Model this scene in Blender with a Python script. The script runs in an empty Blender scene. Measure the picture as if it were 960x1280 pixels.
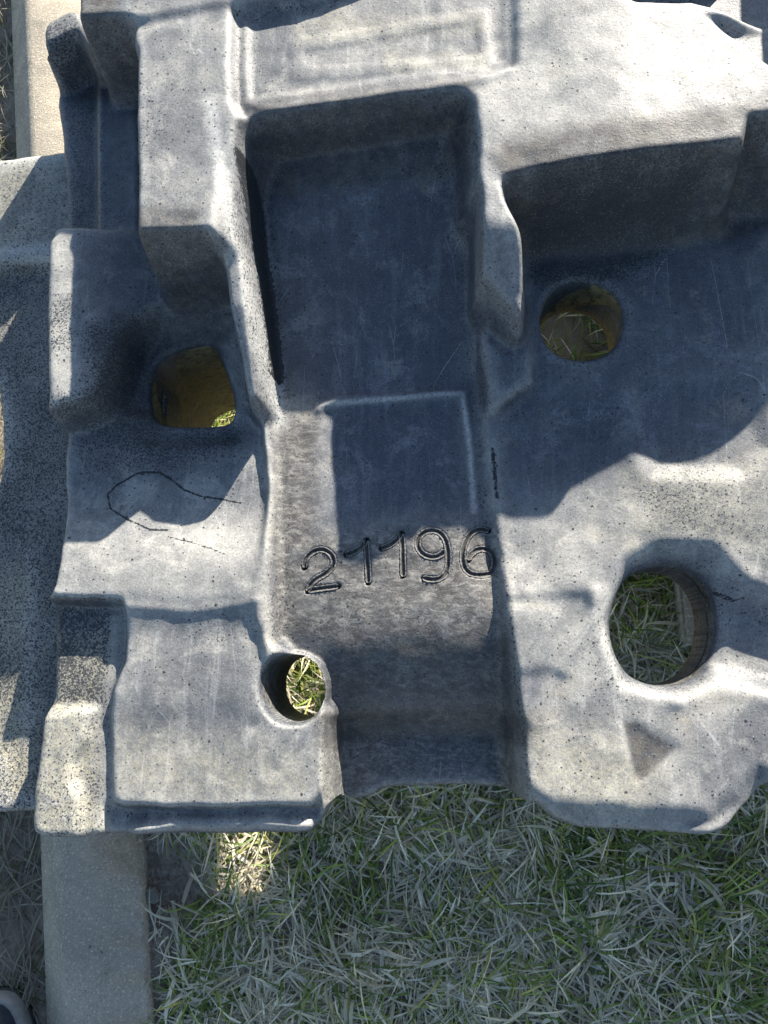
import bpy, bmesh, math, random
import numpy as np
from mathutils import Vector, Matrix
random.seed(7); rng = np.random.default_rng(7)
SC = bpy.context.scene
COL = SC.collection
R = math.radians

# ------------------------------------------------------------------ camera
ZC = 0.55                                  # camera height above the floor level of the tank's pockets
F = 941.0
nad = np.array([(560-480)/F, -(830-640)/F, -1.0]); nad /= np.linalg.norm(nad)
zw = -nad
yw = np.array([0, 1, 0.]) - zw[1]*zw; yw /= np.linalg.norm(yw)
xw = np.cross(yw, zw)
RM = np.array([xw, yw, zw])                # camera -> world
cam = bpy.data.cameras.new('camera'); cam.sensor_fit = 'VERTICAL'; cam.sensor_height = 32.0
cam.lens = 32.0*F/1280.0; cam.clip_start = 0.01; cam.clip_end = 500
co = bpy.data.objects.new('camera', cam); COL.objects.link(co); SC.camera = co
m = Matrix([list(r) for r in RM]).to_4x4(); m.translation = (0, 0, ZC); co.matrix_world = m

# ------------------------------------------------------------------ daylight
CX, CY = 1.17, 2.35                         # cotangents: how far a shadow runs per metre of height
sd = Vector((CX, CY, 1.0)).normalized()     # towards the sun
elev = math.asin(sd.z); azim = math.atan2(sd.x, sd.y)
w = bpy.data.worlds.new('World'); SC.world = w; w.use_nodes = True
nt = w.node_tree; bg = nt.nodes['Background']
sky = nt.nodes.new('ShaderNodeTexSky'); sky.sky_type = 'NISHITA'; sky.sun_disc = False
sky.sun_elevation = elev; sky.sun_rotation = azim; sky.dust_density = 0.6; sky.ozone_density = 1.6
nt.links.new(sky.outputs[0], bg.inputs[0]); bg.inputs[1].default_value = 0.07
sl = bpy.data.lights.new('sun', 'SUN'); sl.energy = 5.0; sl.angle = R(0.55); sl.color = (1.0, 0.93, 0.82)
so = bpy.data.objects.new('sun', sl); COL.objects.link(so)
so.rotation_euler = sd.to_track_quat('Z', 'Y').to_euler(); so.location = sd*3
SC.view_settings.view_transform = 'Standard'; SC.view_settings.look = 'None'
SC.view_settings.gamma = 1; SC.view_settings.use_curve_mapping = False
SC.view_settings.exposure = 1.68
SC.render.engine = 'CYCLES'
SC.cycles.max_bounces = 6

# ------------------------------------------------------------------ coordinates
def W(u, v, z=0.0):
    u = np.asarray(u, float); v = np.asarray(v, float)
    dx = (u-480)/F; dy = -(v-640)/F
    d = RM @ np.array([dx, dy, -np.ones_like(dx)])
    t = (z-ZC)/d[2]
    return d[0]*t, d[1]*t
def PX(x, y, z):
    p = np.stack([x, y, z-ZC]); c = np.tensordot(RM.T, p, axes=1)
    return 480+F*c[0]/-c[2], 640-F*c[1]/-c[2]

def chaikin(P, n=2, q=0.25, r=None):
    """round the corners, never cutting further than r (the unit of P) from them"""
    P = np.asarray(P, float)
    if r is None: r = 9.0 if np.abs(P).max() > 3 else .005
    for _ in range(n):
        A = P; B = np.roll(P, -1, 0); L = np.linalg.norm(B-A, axis=1)+1e-12
        k = np.minimum(q, r/L)[:, None]; r *= .4
        P = np.empty((2*len(A), 2)); P[0::2] = A*(1-k)+B*k; P[1::2] = A*k+B*(1-k)
    return P
def sdf(P, X, Y):
    """signed distance (negative inside) to a closed polygon P (n,2)"""
    d2 = np.full(X.shape, 1e9); ins = np.zeros(X.shape, bool)
    n = len(P)
    for i in range(n):
        ax, ay = P[i]; bx, by = P[(i+1) % n]
        ex, ey = bx-ax, by-ay
        L = ex*ex+ey*ey+1e-18
        px, py = X-ax, Y-ay
        t = np.clip((px*ex+py*ey)/L, 0, 1)
        d2 = np.minimum(d2, (px-ex*t)**2+(py-ey*t)**2)
        c = ((ay > Y) != (by > Y))
        if ey != 0:
            ins ^= c & (X < ax+(Y-ay)*ex/ey)
    d = np.sqrt(d2); return np.where(ins, -d, d)
def sdl(P, X, Y):
    d2 = np.full(X.shape, 1e9)
    for i in range(len(P)-1):
        ax, ay = P[i]; bx, by = P[i+1]; ex, ey = bx-ax, by-ay; L = ex*ex+ey*ey+1e-18
        t = np.clip(((X-ax)*ex+(Y-ay)*ey)/L, 0, 1)
        d2 = np.minimum(d2, (X-ax-ex*t)**2+(Y-ay-ey*t)**2)
    return np.sqrt(d2)
def SS(t):
    t = np.clip(t, 0, 1); return t*t*(3-2*t)
def blur1(A, s, axis):
    r = int(3*s)+1; k = np.exp(-0.5*(np.arange(-r, r+1)/s)**2); k /= k.sum()
    pad = [(0, 0), (0, 0)]; pad[axis] = (r, r); B = np.pad(A, pad, mode='edge'); out = np.zeros_like(A)
    n = A.shape[axis]
    for i, kk in enumerate(k):
        out += kk*(B[i:i+n] if axis == 0 else B[:, i:i+n])
    return out
def blur(A, s): return blur1(blur1(A, s, 0), s, 1)
def vnoise(X, Y, scale, seed):
    """smooth value noise, -1..1, cell = scale metres"""
    g = np.random.default_rng(seed).uniform(-1, 1, (128, 128))
    x = X/scale+500.37; y = Y/scale+500.71
    xi = np.floor(x).astype(int); yi = np.floor(y).astype(int)
    fx = x-xi; fy = y-yi; fx = fx*fx*fx*(fx*(fx*6-15)+10); fy = fy*fy*fy*(fy*(fy*6-15)+10)
    a = g[yi % 128, xi % 128]; b = g[yi % 128, (xi+1) % 128]; c = g[(yi+1) % 128, xi % 128]; d = g[(yi+1) % 128, (xi+1) % 128]
    return (a*(1-fx)+b*fx)*(1-fy)+(c*(1-fx)+d*fx)*fy
def axis(a, b, h, lo, hi, H=0.012):
    fine = np.arange(a, b+h/2, h)
    left = []; x = a; s = h
    while x > lo: s = min(s*1.25, H); x -= s; left.append(x)
    right = []; x = fine[-1]; s = h
    while x < hi: s = min(s*1.25, H); x += s; right.append(x)
    return np.concatenate([left[::-1], fine, right])

class Sheet:
    """a moulded surface: a height over the plan, cut to an outline and pierced by holes"""
    def __init__(s, xs, ys, z0):
        s.xs, s.ys = xs, ys; s.X, s.Y = np.meshgrid(xs, ys); s.Z = np.full(s.X.shape, float(z0))
        # hand-made wander of every edge
        s.XX = s.X+0.0006*vnoise(s.X, s.Y, .03, 1)+0.0004*vnoise(s.X, s.Y, .011, 2)
        s.YY = s.Y+0.0006*vnoise(s.X, s.Y, .03, 3)+0.0004*vnoise(s.X, s.Y, .011, 4)
        s.U, s.V = PX(s.X, s.Y, np.zeros_like(s.X))
        s.att = {k: np.zeros_like(s.X) for k in ('dirt_shade', 'brown', 'yellow', 'black', 'wear', 'grime_shade', 'pale', 'shade_tint')}
    def poly(s, P, z, sm=2):
        P = np.asarray(P, float)
        if P.shape[1] == 3:
            x, y = W(P[:, 0], P[:, 1], P[:, 2]); return chaikin(np.stack([x, y], 1), sm, r=.004); P = chaikin(P, sm) if sm else P
        x, y = W(P[:, 0], P[:, 1], z); return np.stack([x, y], 1)
    def sd(s, P, z, sm=2, wob=True):
        return sdf(s.poly(P, z, sm), s.XX if wob else s.X, s.YY if wob else s.Y)
    def level(s, P, z, target, w, up=None, sm=2, foot=1):
        """bring the inside of outline P (seen at height z) to target; the wall of width w lies outside a raise, inside a sink"""
        d = s.sd(P, z, sm)
        t = target(s.U, s.V) if callable(target) else target
        a = w if up else 0.0
        m_ = SS((a-d)/w)**foot; s.Z = s.Z*(1-m_)+t*m_
        return m_
    def add(s, P, z, dz, w, sm=2):
        d = s.sd(P, z, sm); s.Z += (dz(s.U, s.V) if callable(dz) else dz)*SS((w/2-d)/w)
    def line(s, P, z, dz, w):
        P = np.asarray(P, float); x, y = W(P[:, 0], P[:, 1], z)
        d = sdl(np.stack([x, y], 1), s.XX, s.YY); s.Z += dz*np.exp(-(d/w)**2)
    def stain(s, key, P, z, amt, soft, sm=2):
        d = s.sd(P, z, sm); s.att[key] = np.maximum(s.att[key], amt*SS((soft*.5-d)/soft))
    def stainline(s, key, P, z, amt, w):
        P = np.asarray(P, float); x, y = W(P[:, 0], P[:, 1], z)
        d = sdl(np.stack([x, y], 1), s.XX, s.YY); s.att[key] = np.maximum(s.att[key], amt*np.exp(-(d/w)**2))
    def cut(s, outer, holes):
        S = outer.copy()
        for h in holes: S = np.maximum(S, -h)
        s.S = S
    def build(s, name, mat, parent, skirt):
        ny, nx = s.X.shape; X, Y, Z = s.X.copy(), s.Y.copy(), s.Z.copy(); S = s.S
        gy, gx = np.gradient(S, s.ys, s.xs); gl = np.sqrt(gx*gx+gy*gy)+1e-9
        out = S > 0
        q = (~out[:-1, :-1]) | (~out[1:, :-1]) | (~out[:-1, 1:]) | (~out[1:, 1:])
        # vertices outside but used by kept quads slide on to the edge
        X[out] -= (S*gx/gl)[out]; Y[out] -= (S*gy/gl)[out]
        idx = np.arange(ny*nx).reshape(ny, nx)
        quads = np.stack([idx[:-1, :-1][q], idx[:-1, 1:][q], idx[1:, 1:][q], idx[1:, :-1][q]], 1)
        used = np.zeros(ny*nx, bool); used[quads.ravel()] = True
        new = np.cumsum(used)-1; V = np.stack([X.ravel(), Y.ravel(), Z.ravel()], 1)[used]; quads = new[quads]
        # boundary edges -> skirt going down
        E = np.concatenate([quads[:, [0, 1]], quads[:, [1, 2]], quads[:, [2, 3]], quads[:, [3, 0]]])
        key = np.sort(E, 1); kk = key[:, 0].astype(np.int64)*(len(V)+1)+key[:, 1]
        u_, inv, cnt = np.unique(kk, return_inverse=True, return_counts=True)
        B = E[cnt[inv] == 1]
        bv = np.unique(B); mp = -np.ones(len(V), int); rings = []; base = len(V); VV = [V]
        for dz in skirt:
            ring = V[bv].copy(); ring[:, 2] -= dz; VV.append(ring); rings.append(base); base += len(bv)
        loc = -np.ones(len(V), int); loc[bv] = np.arange(len(bv))
        F2 = []; prev = None
        for k, rb in enumerate(rings):
            a, b = B[:, 0], B[:, 1]
            top = (a, b) if k == 0 else (loc[a]+rings[k-1], loc[b]+rings[k-1])
            F2.append(np.stack([top[1], top[0], loc[a]+rb, loc[b]+rb], 1))
        allq = np.concatenate([quads]+F2); VV = np.concatenate(VV)
        me = bpy.data.meshes.new(name)
        me.vertices.add(len(VV)); me.vertices.foreach_set('co', VV.astype(np.float32).ravel())
        me.loops.add(len(allq)*4); me.loops.foreach_set('vertex_index', allq.astype(np.int32).ravel())
        me.polygons.add(len(allq)); me.polygons.foreach_set('loop_start', np.arange(0, len(allq)*4, 4, dtype=np.int32))
        me.polygons.foreach_set('use_smooth', np.ones(len(allq), bool))
        me.update(calc_edges=True)
        for k, A in s.att.items():
            a = A.ravel()[used]; a = np.concatenate([a]+[a[bv]]*len(rings))
            at = me.attributes.new(k, 'FLOAT', 'POINT'); at.data.foreach_set('value', a.astype(np.float32))
        me.materials.append(mat); me.validate()
        o = bpy.data.objects.new(name, me); COL.objects.link(o); o.parent = parent
        return o
    def zat(s, x, y):
        i = np.clip(np.searchsorted(s.ys, y)-1, 0, len(s.ys)-2); j = np.clip(np.searchsorted(s.xs, x)-1, 0, len(s.xs)-2)
        fy = (y-s.ys[i])/(s.ys[i+1]-s.ys[i]); fx = (x-s.xs[j])/(s.xs[j+1]-s.xs[j]); Z = s.Z
        return (Z[i, j]*(1-fx)+Z[i, j+1]*fx)*(1-fy)+(Z[i+1, j]*(1-fx)+Z[i+1, j+1]*fx)*fy

# ------------------------------------------------------------------ node helpers
class NT:
    def __init__(s, name):
        s.m = bpy.data.materials.new(name); s.m.use_nodes = True; s.t = s.m.node_tree; s.n = s.t.nodes
        s.b = s.n['Principled BSDF']; s.co = s.n.new('ShaderNodeTexCoord').outputs['Object']
    def L(s, a, b): s.t.links.new(a, b)
    def _in(s, sock, v):
        if hasattr(v, 'is_output'): s.L(v, sock)
        else: sock.default_value = v
    def mapping(s, sc=(1, 1, 1), rot=(0, 0, 0)):
        n = s.n.new('ShaderNodeMapping'); n.inputs['Scale'].default_value = sc; n.inputs['Rotation'].default_value = rot; s.L(s.co, n.inputs[0]); return n.outputs[0]
    def noise(s, scale, det=4, rough=.55, vec=None, dist=0, out='Fac'):
        n = s.n.new('ShaderNodeTexNoise'); n.inputs['Scale'].default_value = scale; n.inputs['Detail'].default_value = det
        n.inputs['Roughness'].default_value = rough; n.inputs['Distortion'].default_value = dist
        s.L(vec or s.co, n.inputs['Vector']); return n.outputs[out]
    def voro(s, scale, vec=None, feat='F1', rnd=1.0):
        n = s.n.new('ShaderNodeTexVoronoi'); n.feature = feat; n.inputs['Scale'].default_value = scale; n.inputs['Randomness'].default_value = rnd
        s.L(vec or s.co, n.inputs['Vector']); return n
    def ramp(s, x, a, b, lo=0., hi=1.):
        n = s.n.new('ShaderNodeMapRange'); n.interpolation_type = 'SMOOTHSTEP'
        s._in(n.inputs[0], x); s._in(n.inputs[1], a); s._in(n.inputs[2], b); s._in(n.inputs[3], lo); s._in(n.inputs[4], hi); return n.outputs[0]
    def math(s, op, a, b=0., c=0.):
        n = s.n.new('ShaderNodeMath'); n.operation = op; s._in(n.inputs[0], a); s._in(n.inputs[1], b); s._in(n.inputs[2], c); return n.outputs[0]
    def mix(s, f, a, b, mode='MIX'):
        n = s.n.new('ShaderNodeMix'); n.data_type = 'RGBA'; n.blend_type = mode; s._in(n.inputs[0], f)
        for i, v in ((6, a), (7, b)):
            if isinstance(v, tuple) and len(v) == 3: v = (*v, 1)
            s._in(n.inputs[i], v)
        return n.outputs[2]
    def attr(s, name, out='Fac'):
        n = s.n.new('ShaderNodeAttribute'); n.attribute_name = name; return n.outputs[out]
    def bump(s, h, strength, dist, prev=None):
        n = s.n.new('ShaderNodeBump'); n.inputs['Strength'].default_value = strength; n.inputs['Distance'].default_value = dist
        s.L(h, n.inputs['Height'])
        if prev: s.L(prev, n.inputs['Normal'])
        return n.outputs[0]
    def done(s, col, rough=.6, normal=None, spec=.5):
        s._in(s.b.inputs['Base Color'], (*col, 1) if isinstance(col, tuple) and len(col) == 3 else col); s._in(s.b.inputs['Roughness'], rough)
        s.b.inputs['Specular IOR Level'].default_value = spec
        if normal: s.L(normal, s.b.inputs['Normal'])
        return s.m

def plastic_mat():
    t = NT('weathered_plastic')
    big = t.noise(9, 3, .6); mid = t.noise(34, 5, .65, dist=.6); fine = t.noise(420, 4, .7)
    streak = t.noise(1, 4, .65, vec=t.mapping((170, 14, 60)))
    col = t.mix(t.ramp(big, .35, .68), (.115, .121, .129), (.210, .209, .204))
    col = t.mix(t.ramp(mid, .45, .66, 0, .75), col, (.315, .308, .285))
    col = t.mix(t.ramp(streak, .52, .75, 0, .35), col, (.40, .405, .40))
    pale = t.attr('pale')
    col = t.mix(t.math('MULTIPLY', pale, t.ramp(mid, .25, .7, .35, 1.)), col, (.41, .40, .365))  # sunlit faces painted paler, light put into the colour
    shade_tint = t.attr('shade_tint')
    col = t.mix(t.math('MULTIPLY', shade_tint, t.ramp(mid, .3, .7, .7, 1.)), col, (.022, .034, .060))  # dark navy tint: shade put into the plastic's colour
    hz = t.noise(24, 7, .74, dist=.5); hzg = t.noise(520, 4, .8)
    hm = t.math('MULTIPLY', t.ramp(hz, .50, .62), t.ramp(hzg, .38, .56, .10, 1))
    col = t.mix(t.math('MULTIPLY', t.math('MULTIPLY', hm, shade_tint), .8), col, (.19, .20, .22))
    # brown, rough scraped plastic
    br = t.attr('brown'); swirl = t.noise(1, 6, .68, vec=t.mapping((110, 210, 60), (0, 0, .5)), dist=.9)
    bcol = t.mix(t.ramp(swirl, .4, .68), (.075, .070, .066), (.25, .238, .215))
    col = t.mix(t.math('MULTIPLY', br, t.ramp(mid, .2, .65, .6, 1.)), col, bcol)
    st2 = t.noise(1, 5, .7, vec=t.mapping((95, 9, 40), (0, 0, .08)))
    col = t.mix(t.math('MULTIPLY', shade_tint, t.ramp(st2, .48, .72, 0, .55)), col, (.15, .165, .19))
    ye = t.attr('yellow'); yn = t.noise(230, 4, .75)
    col = t.mix(t.math('MULTIPLY', ye, t.ramp(yn, .36, .6, .15, 1.)), col, (.42, .39, .28))
    wear = t.attr('wear')
    col = t.mix(t.math('MULTIPLY', wear, t.ramp(fine, .25, .6, .35, 1.)), col, (.45, .45, .43))
    # thin pale scratches
    sc = t.voro(26, vec=t.mapping((1, .13, 1), (0, 0, .25)), feat='DISTANCE_TO_EDGE').outputs[0]
    scm = t.math('MULTIPLY', t.ramp(sc, 0, .006, .5, 0), t.ramp(t.noise(16, 2), .5, .62))
    col = t.mix(scm, col, (.42, .42, .41))
    smear = t.noise(1, 5, .7, vec=t.mapping((22, 60, 30), (0, 0, .6)), dist=.8)
    col = t.mix(t.ramp(smear, .5, .72, 0, .35), col, t.mix(.5, col, (.085, .08, .078)))
    tan = t.noise(17, 5, .7); tan2 = t.noise(300, 3, .7)
    col = t.mix(t.math('MULTIPLY', t.ramp(tan, .56, .74), t.ramp(tan2, .38, .6, .05, .5)), col, (.36, .315, .23))
    grm_shade = t.math('MULTIPLY', t.attr('grime_shade'), t.ramp(t.noise(38, 6, .75), .28, .6, .45, 1.))  # brown-black grime together with painted wall shade
    col = t.mix(grm_shade, col, t.mix(t.ramp(t.noise(90, 5, .7), .4, .65), (.030, .032, .038), (.075, .066, .056)))
    # grit: dots whose density follows dirt and painted shade
    dirt_shade = t.math('ADD', t.attr('dirt_shade'), t.ramp(t.noise(13, 4, .7), .4, .8, -.05, .30))
    g1 = t.noise(620, 3, .65); g2 = t.noise(1500, 2, .7)
    thr = t.math('MULTIPLY_ADD', dirt_shade, -.24, .660)
    m1 = t.ramp(g1, thr, t.math('ADD', thr, .035)); 
    thr2 = t.math('MULTIPLY_ADD', dirt_shade, -.28, .68)
    m2 = t.ramp(g2, thr2, t.math('ADD', thr2, .06), 0, .75)
    v = t.voro(240); dotr = t.math('MULTIPLY_ADD', dirt_shade, .12, .14)
    cellr = t.n.new('ShaderNodeSeparateColor'); t.L(v.outputs['Color'], cellr.inputs[0])
    v2 = t.voro(120); cellr2 = t.n.new('ShaderNodeSeparateColor'); t.L(v2.outputs['Color'], cellr2.inputs[0])
    wob = t.math('MULTIPLY_ADD', t.noise(900, 2), .22, -.11)
    has = t.ramp(cellr.outputs[0], t.math('MULTIPLY_ADD', dirt_shade, -.7, .66), t.math('MULTIPLY_ADD', dirt_shade, -.7, .68))
    dots = t.math('MULTIPLY', t.ramp(t.math('ADD', v.outputs['Distance'], wob), dotr, t.math('ADD', dotr, .04), 1, 0), has)
    has2 = t.ramp(cellr2.outputs[1], .80, .81)
    dots2 = t.math('MULTIPLY', t.ramp(t.math('ADD', v2.outputs['Distance'], wob), .10, .15, 1, 0), has2)
    grit = t.math('MAXIMUM', t.math('MAXIMUM', m1, m2), t.math('MAXIMUM', dots, dots2))
    col = t.mix(t.math('MULTIPLY', grit, .93), col, (.028, .031, .036))
    # cakes of soot
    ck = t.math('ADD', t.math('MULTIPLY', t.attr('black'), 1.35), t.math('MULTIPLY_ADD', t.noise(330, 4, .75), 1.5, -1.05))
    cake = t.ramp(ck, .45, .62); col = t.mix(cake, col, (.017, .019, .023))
    gran = t.ramp(t.noise(640, 5, .85), .34, .66, .76, 1.25); gran2 = t.ramp(t.noise(190, 5, .8), .36, .64, .90, 1.10)
    gm = t.math('MULTIPLY', gran, gran2)
    cmb = t.n.new('ShaderNodeCombineColor'); [t.L(gm, cmb.inputs[q]) for q in range(3)]
    col = t.mix(1.0, col, cmb.outputs[0], 'MULTIPLY')
    # tiny chalk sparks
    sp = t.noise(1300, 1, .5); col = t.mix(t.ramp(sp, .70, .76, 0, .6), col, (.6, .6, .58))
    h = t.math('ADD', t.math('MULTIPLY', t.noise(520, 5, .72), 1.0), t.math('MULTIPLY', grit, .55))
    h = t.math('ADD', h, t.math('MULTIPLY', t.math('MULTIPLY', swirl, br), 1.2))
    nrm = t.bump(h, .34, .0010)
    nrm = t.bump(t.noise(60, 3, .5), .13, .003, nrm)
    rough = t.ramp(mid, .2, .8, .42, .62)
    return t.done(col, rough, nrm, .35)

def sleeve_mat():
    t = NT('yellowed_sleeve_plastic')
    n = t.noise(45, 4, .65); col = t.mix(t.ramp(n, .3, .7), (.27, .215, .10), (.12, .10, .06))
    col = t.mix(t.ramp(t.noise(160, 5, .75), .5, .6, 0, .85), col, (.02, .02, .02))
    return t.done(col, .55, t.bump(t.noise(220, 4), .4, .002), .3)
def dark_sleeve_mat():
    t = NT('grimy_sleeve_plastic')
    col = t.mix(t.ramp(t.noise(300, 5, .75), .35, .65), (.028, .028, .03), (.16, .155, .14))
    return t.done(col, .6, t.bump(t.noise(300, 4), .4, .002), .3)
def groove_mat():
    t = NT('melted_plastic')
    n = t.noise(260, 4, .7); wr = t.attr('wear')
    col = t.mix(t.ramp(n, .35, .7), (.045, .044, .043), (.10, .097, .09)); col = t.mix(t.math('MULTIPLY', wr, t.ramp(n, .3, .6, .3, 1)), col, (.26, .25, .24))
    return t.done(col, .75, t.bump(t.noise(700, 3), .5, .001), .15)
def concrete_mat(name, a, b, speck=.5):
    t = NT(name)
    n = t.noise(14, 5, .65); g = t.noise(480, 4, .75); g2 = t.noise(300, 3, .7)
    col = t.mix(t.ramp(n, .3, .72), a, b)
    col = t.mix(t.ramp(g, .53, .62, 0, speck), col, tuple(c*.28 for c in a))
    col = t.mix(t.ramp(g2, .57, .64, 0, .6), col, tuple(min(1, c*1.6) for c in b))
    pit = t.voro(75); pc = t.n.new('ShaderNodeSeparateColor'); t.L(pit.outputs['Color'], pc.inputs[0])
    pm = t.math('MULTIPLY', t.ramp(pit.outputs['Distance'], .05, .13, 1, 0), t.ramp(pc.outputs[0], .86, .87))
    col = t.mix(t.math('MULTIPLY', pm, .75), col, (.04, .035, .03))
    col = t.mix(t.ramp(t.noise(30, 5, .7), .5, .75, 0, .5), col, tuple(c*.55 for c in a))
    h = t.math('SUBTRACT', t.math('ADD', g, g2), pm)
    return t.done(col, .9, t.bump(h, .5, .0015), .15)
M_PL = plastic_mat(); M_SL = sleeve_mat(); M_SD = dark_sleeve_mat(); M_GR = groove_mat()

def tag(o, label, cat, group=None):
    o['label'] = label; o['category'] = cat
    if group: o['group'] = group
    return o
def empty(name, loc, label, cat, group=None):
    o = bpy.data.objects.new(name, None); COL.objects.link(o); o.location = loc; return tag(o, label, cat, group)
def mesh(name, V, Fc, mat, parent=None, smooth=True):
    me = bpy.data.meshes.new(name); me.from_pydata([tuple(map(float, v)) for v in V], [], [tuple(map(int, f)) for f in Fc])
    if smooth: me.polygons.foreach_set('use_smooth', [True]*len(me.polygons))
    me.materials.append(mat); me.update(); o = bpy.data.objects.new(name, me); COL.objects.link(o); o.parent = parent; return o

# ------------------------------------------------------------------ the tank
GZ = -0.29                                   # lawn level
tank = empty('plastic_tank', (0, 0, 0), 'large weathered grey moulded plastic tank with through holes, number 21196 carved in its channel', 'tank')
H = 0.00115
s = Sheet(axis(-.405, .36, H, -.42, 1.0), axis(-.165, .60, H, -.18, 1.3), 0.0)
UV = lambda f: (lambda U, V: f(U, V))
lin = lambda v, a, za, b, zb: za+(zb-za)*SS((v-a)/(b-a))

# gentle fall of the general floor
s.Z = np.where(True, 0.0, 0)+0*s.X
s.Z = s.Z + lin(s.V, 640, 0, 900, -.004)

# right pocket: floor with a shelf; lit ground of the lower right
s.add([(800, 480), (940, 480), (965, 560), (930, 590), (820, 588), (795, 555)], 0, -.006, .02)

# --- central channel
s.level([(300, 120), (592, 100), (600, 300), (610, 480), (625, 640), (640, 760), (656, 900), (666, 1100), (405, 1100), (402, 905), (330, 800), (330, 620), (322, 510), (285, 300)], 0,
        lambda U, V: -.012+.074*np.clip((470-V)/330, 0, 1)**1.3-.004*SS((V-640)/120)-.034*np.clip((V-735)/155, 0, 1)**2, .012)
s.level([(398, 505), (578, 495), (590, 540), (594, 640), (560, 700), (400, 700)], -.012, lambda U, V: -.0155+lin(V, 560, 0, 640, .0025), .012)
s.line([(398, 512), (420, 500), (575, 492), (584, 510), (590, 600)], -.012, .0030, .0028)
s.level([(380, 880, -.04), (640, 876, -.04), (653, 930, -.006), (664, 1000, -.006), (664, 1150, -.006), (380, 1150, -.04)], -.04, lambda U, V: -.058-.016*SS((V-890)/50), .016)

# --- left section (between the outline and the channel)
s.level([(20, 500), (150, 520), (322, 505), (334, 620), (318, 770), (330, 850), (346, 888), (403, 892), (404, 1000), (412, 1060), (400, 1090), (40, 1090), (40, 760)], -.01,
        lambda U, V: -.011+lin(V, 610, 0, 720, .012)+lin(V, 735, 0, 800, -.0085)+lin(V, 850, 0, 920, -.0045), .006, up=True)
# little step under y=750 seen as a soft bend
s.line([(150, 758), (240, 765), (325, 750)], 0, .0012, .003)
# notch at the left edge and the bump under it
s.level([(20, 744), (60, 744), (148, 748), (152, 765), (148, 830), (132, 868), (128, 905), (129, 1002), (140, 1012), (132, 1100), (20, 1100)], .006, -.019, .006)
s.level([(20, 905), (40, 885), (66, 880), (124, 876), (128, 890), (118, 925), (104, 950), (102, 970), (113, 990), (112, 1100), (20, 1100)], -.018, -.012, .010)
# bottom lip
s.level([(118, 1004), (200, 1008), (385, 1006), (399, 985), (403, 985), (404, 1120), (100, 1120)], -.006, -.026, .007)
s.line([(170, 1040), (220, 1028), (300, 1026), (385, 1032)], -.022, .007, .006)

# --- pocket round the square hole
s.level([(96, 370), (180, 400), (290, 380), (318, 500), (305, 540), (200, 545), (90, 530), (70, 450)], 0, lambda U, V: -.004+0*U, .02)
s.add([(150, 405), (262, 388), (300, 500), (296, 530), (285, 540), (180, 538), (145, 500)], 0, -.016, .030)

# --- left strip, upper panel
s.level([(40, -200), (175, -200), (178, 290), (62, 296), (40, 200)], .01, lambda U, V: .006-.010*SS((130-U)/14), .008)
s.line([(128, 100), (130, 300)], .0, .002, .003)
s.level([(40, 300, .02), (60, 300, .02), (72, 293, .02), (100, 291, .02), (205, 296, .006), (215, 350, .006), (150, 420, .01), (125, 500, .01), (60, 514, .02), (30, 514, .02)], 0, lambda U, V: (.027-.027*SS((U-108)/120))*(1-.75*SS((V-505)/50)*.5), .012, up=True)
s.line([(60, 300), (64, 520), (80, 640), (66, 740)], .0, .002, .004)

# --- ridge between left section and channel
s.line([(328, 500), (336, 600), (332, 700), (322, 780)], -.006, .0022, .004)
s.add([(600, 480), (660, 470), (760, 520), (775, 575), (720, 660), (680, 720), (640, 735), (610, 700)], -.006, -.012, .05)

# --- high plateau
s.level([(600, 225), (640, 240), (660, 470), (620, 500), (600, 350)], .01, lambda U, V: .010-.010*SS((V-350)/250), .010, up=True)
hiR = lambda U, V: .0815+.008*SS((U-600)/160)
s.level([(614, 222), (660, 213), (780, 200), (920, 183), (926, 152), (960, 150), (1500, 120), (1600, -900), (600, -900), (593, 100), (600, 160), (604, 215)], .08, hiR, .032, up=True, sm=1, foot=2.2)
s.level([(174, 60), (186, 44), (300, 34), (620, -10), (640, -900), (170, -900)], .08, .080, .010, up=True, sm=1)
ya = [float(W(u, v, z)[1]) for u, v, z in ((326, 516, .010), (330, 498, .028), (326, 450, .042), (320, 381, .056), (304, 230, .074), (300, 160, .080))]
ridge = np.interp(s.Y, ya, [.006, .028, .042, .056, .074, .080])
s.level([(262, 150, .08), (290, 145, .08), (294, 180, .078), (298, 290, .066), (308, 381, .056), (316, 450, .042), (322, 500, .026), (321, 516, .012), (314, 505, .020), (304, 450, .040), (290, 385, .052), (276, 310, .066), (270, 270, .07)], 0, lambda U, V: ridge, .008, up=True)
s.level([(176, 50), (310, 20), (306, 140), (286, 170), (272, 210), (266, 290), (178, 294)], .08, .086, .022, up=True, sm=1, foot=1.8)
s.level([(300, -300), (640, -300), (636, 84), (600, 98), (592, 112), (570, 112), (330, 143), (306, 146), (300, 132)], .077, .078, .007, up=True, sm=1)
s.level([(308, -20), (636, -60), (634, 78), (318, 126), (308, 120)], .078, .0765, .006, sm=1)
s.line([(306, 30), (307, 128), (340, 136), (600, 100), (636, 92)], .078, .0013, .003)
s.level([(365, 52), (606, 14), (612, 82), (368, 96)], .077, .0772, .004, up=True, sm=1)
s.level([(376, 62), (598, 24), (602, 72), (378, 86)], .077, .0764, .003, sm=1)
# rib beside the right pocket
s.level([(600, 215), (612, 215), (630, 262), (649, 300), (655, 350), (652, 376), (640, 366), (602, 338)], .068, lambda U, V: .081-.028*SS((V-345)/80), .007, up=True, sm=1)
# top hump on the left
s.level([(97, 18), (180, 14), (300, -8), (420, -40), (620, -120), (660, -900), (97, -900)], .09, .0885, .012, up=True, sm=1)
s.level([(52, 58), (96, 38), (112, 60), (112, -900), (52, -900)], .04, .042, .008, up=True, sm=1)
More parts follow.
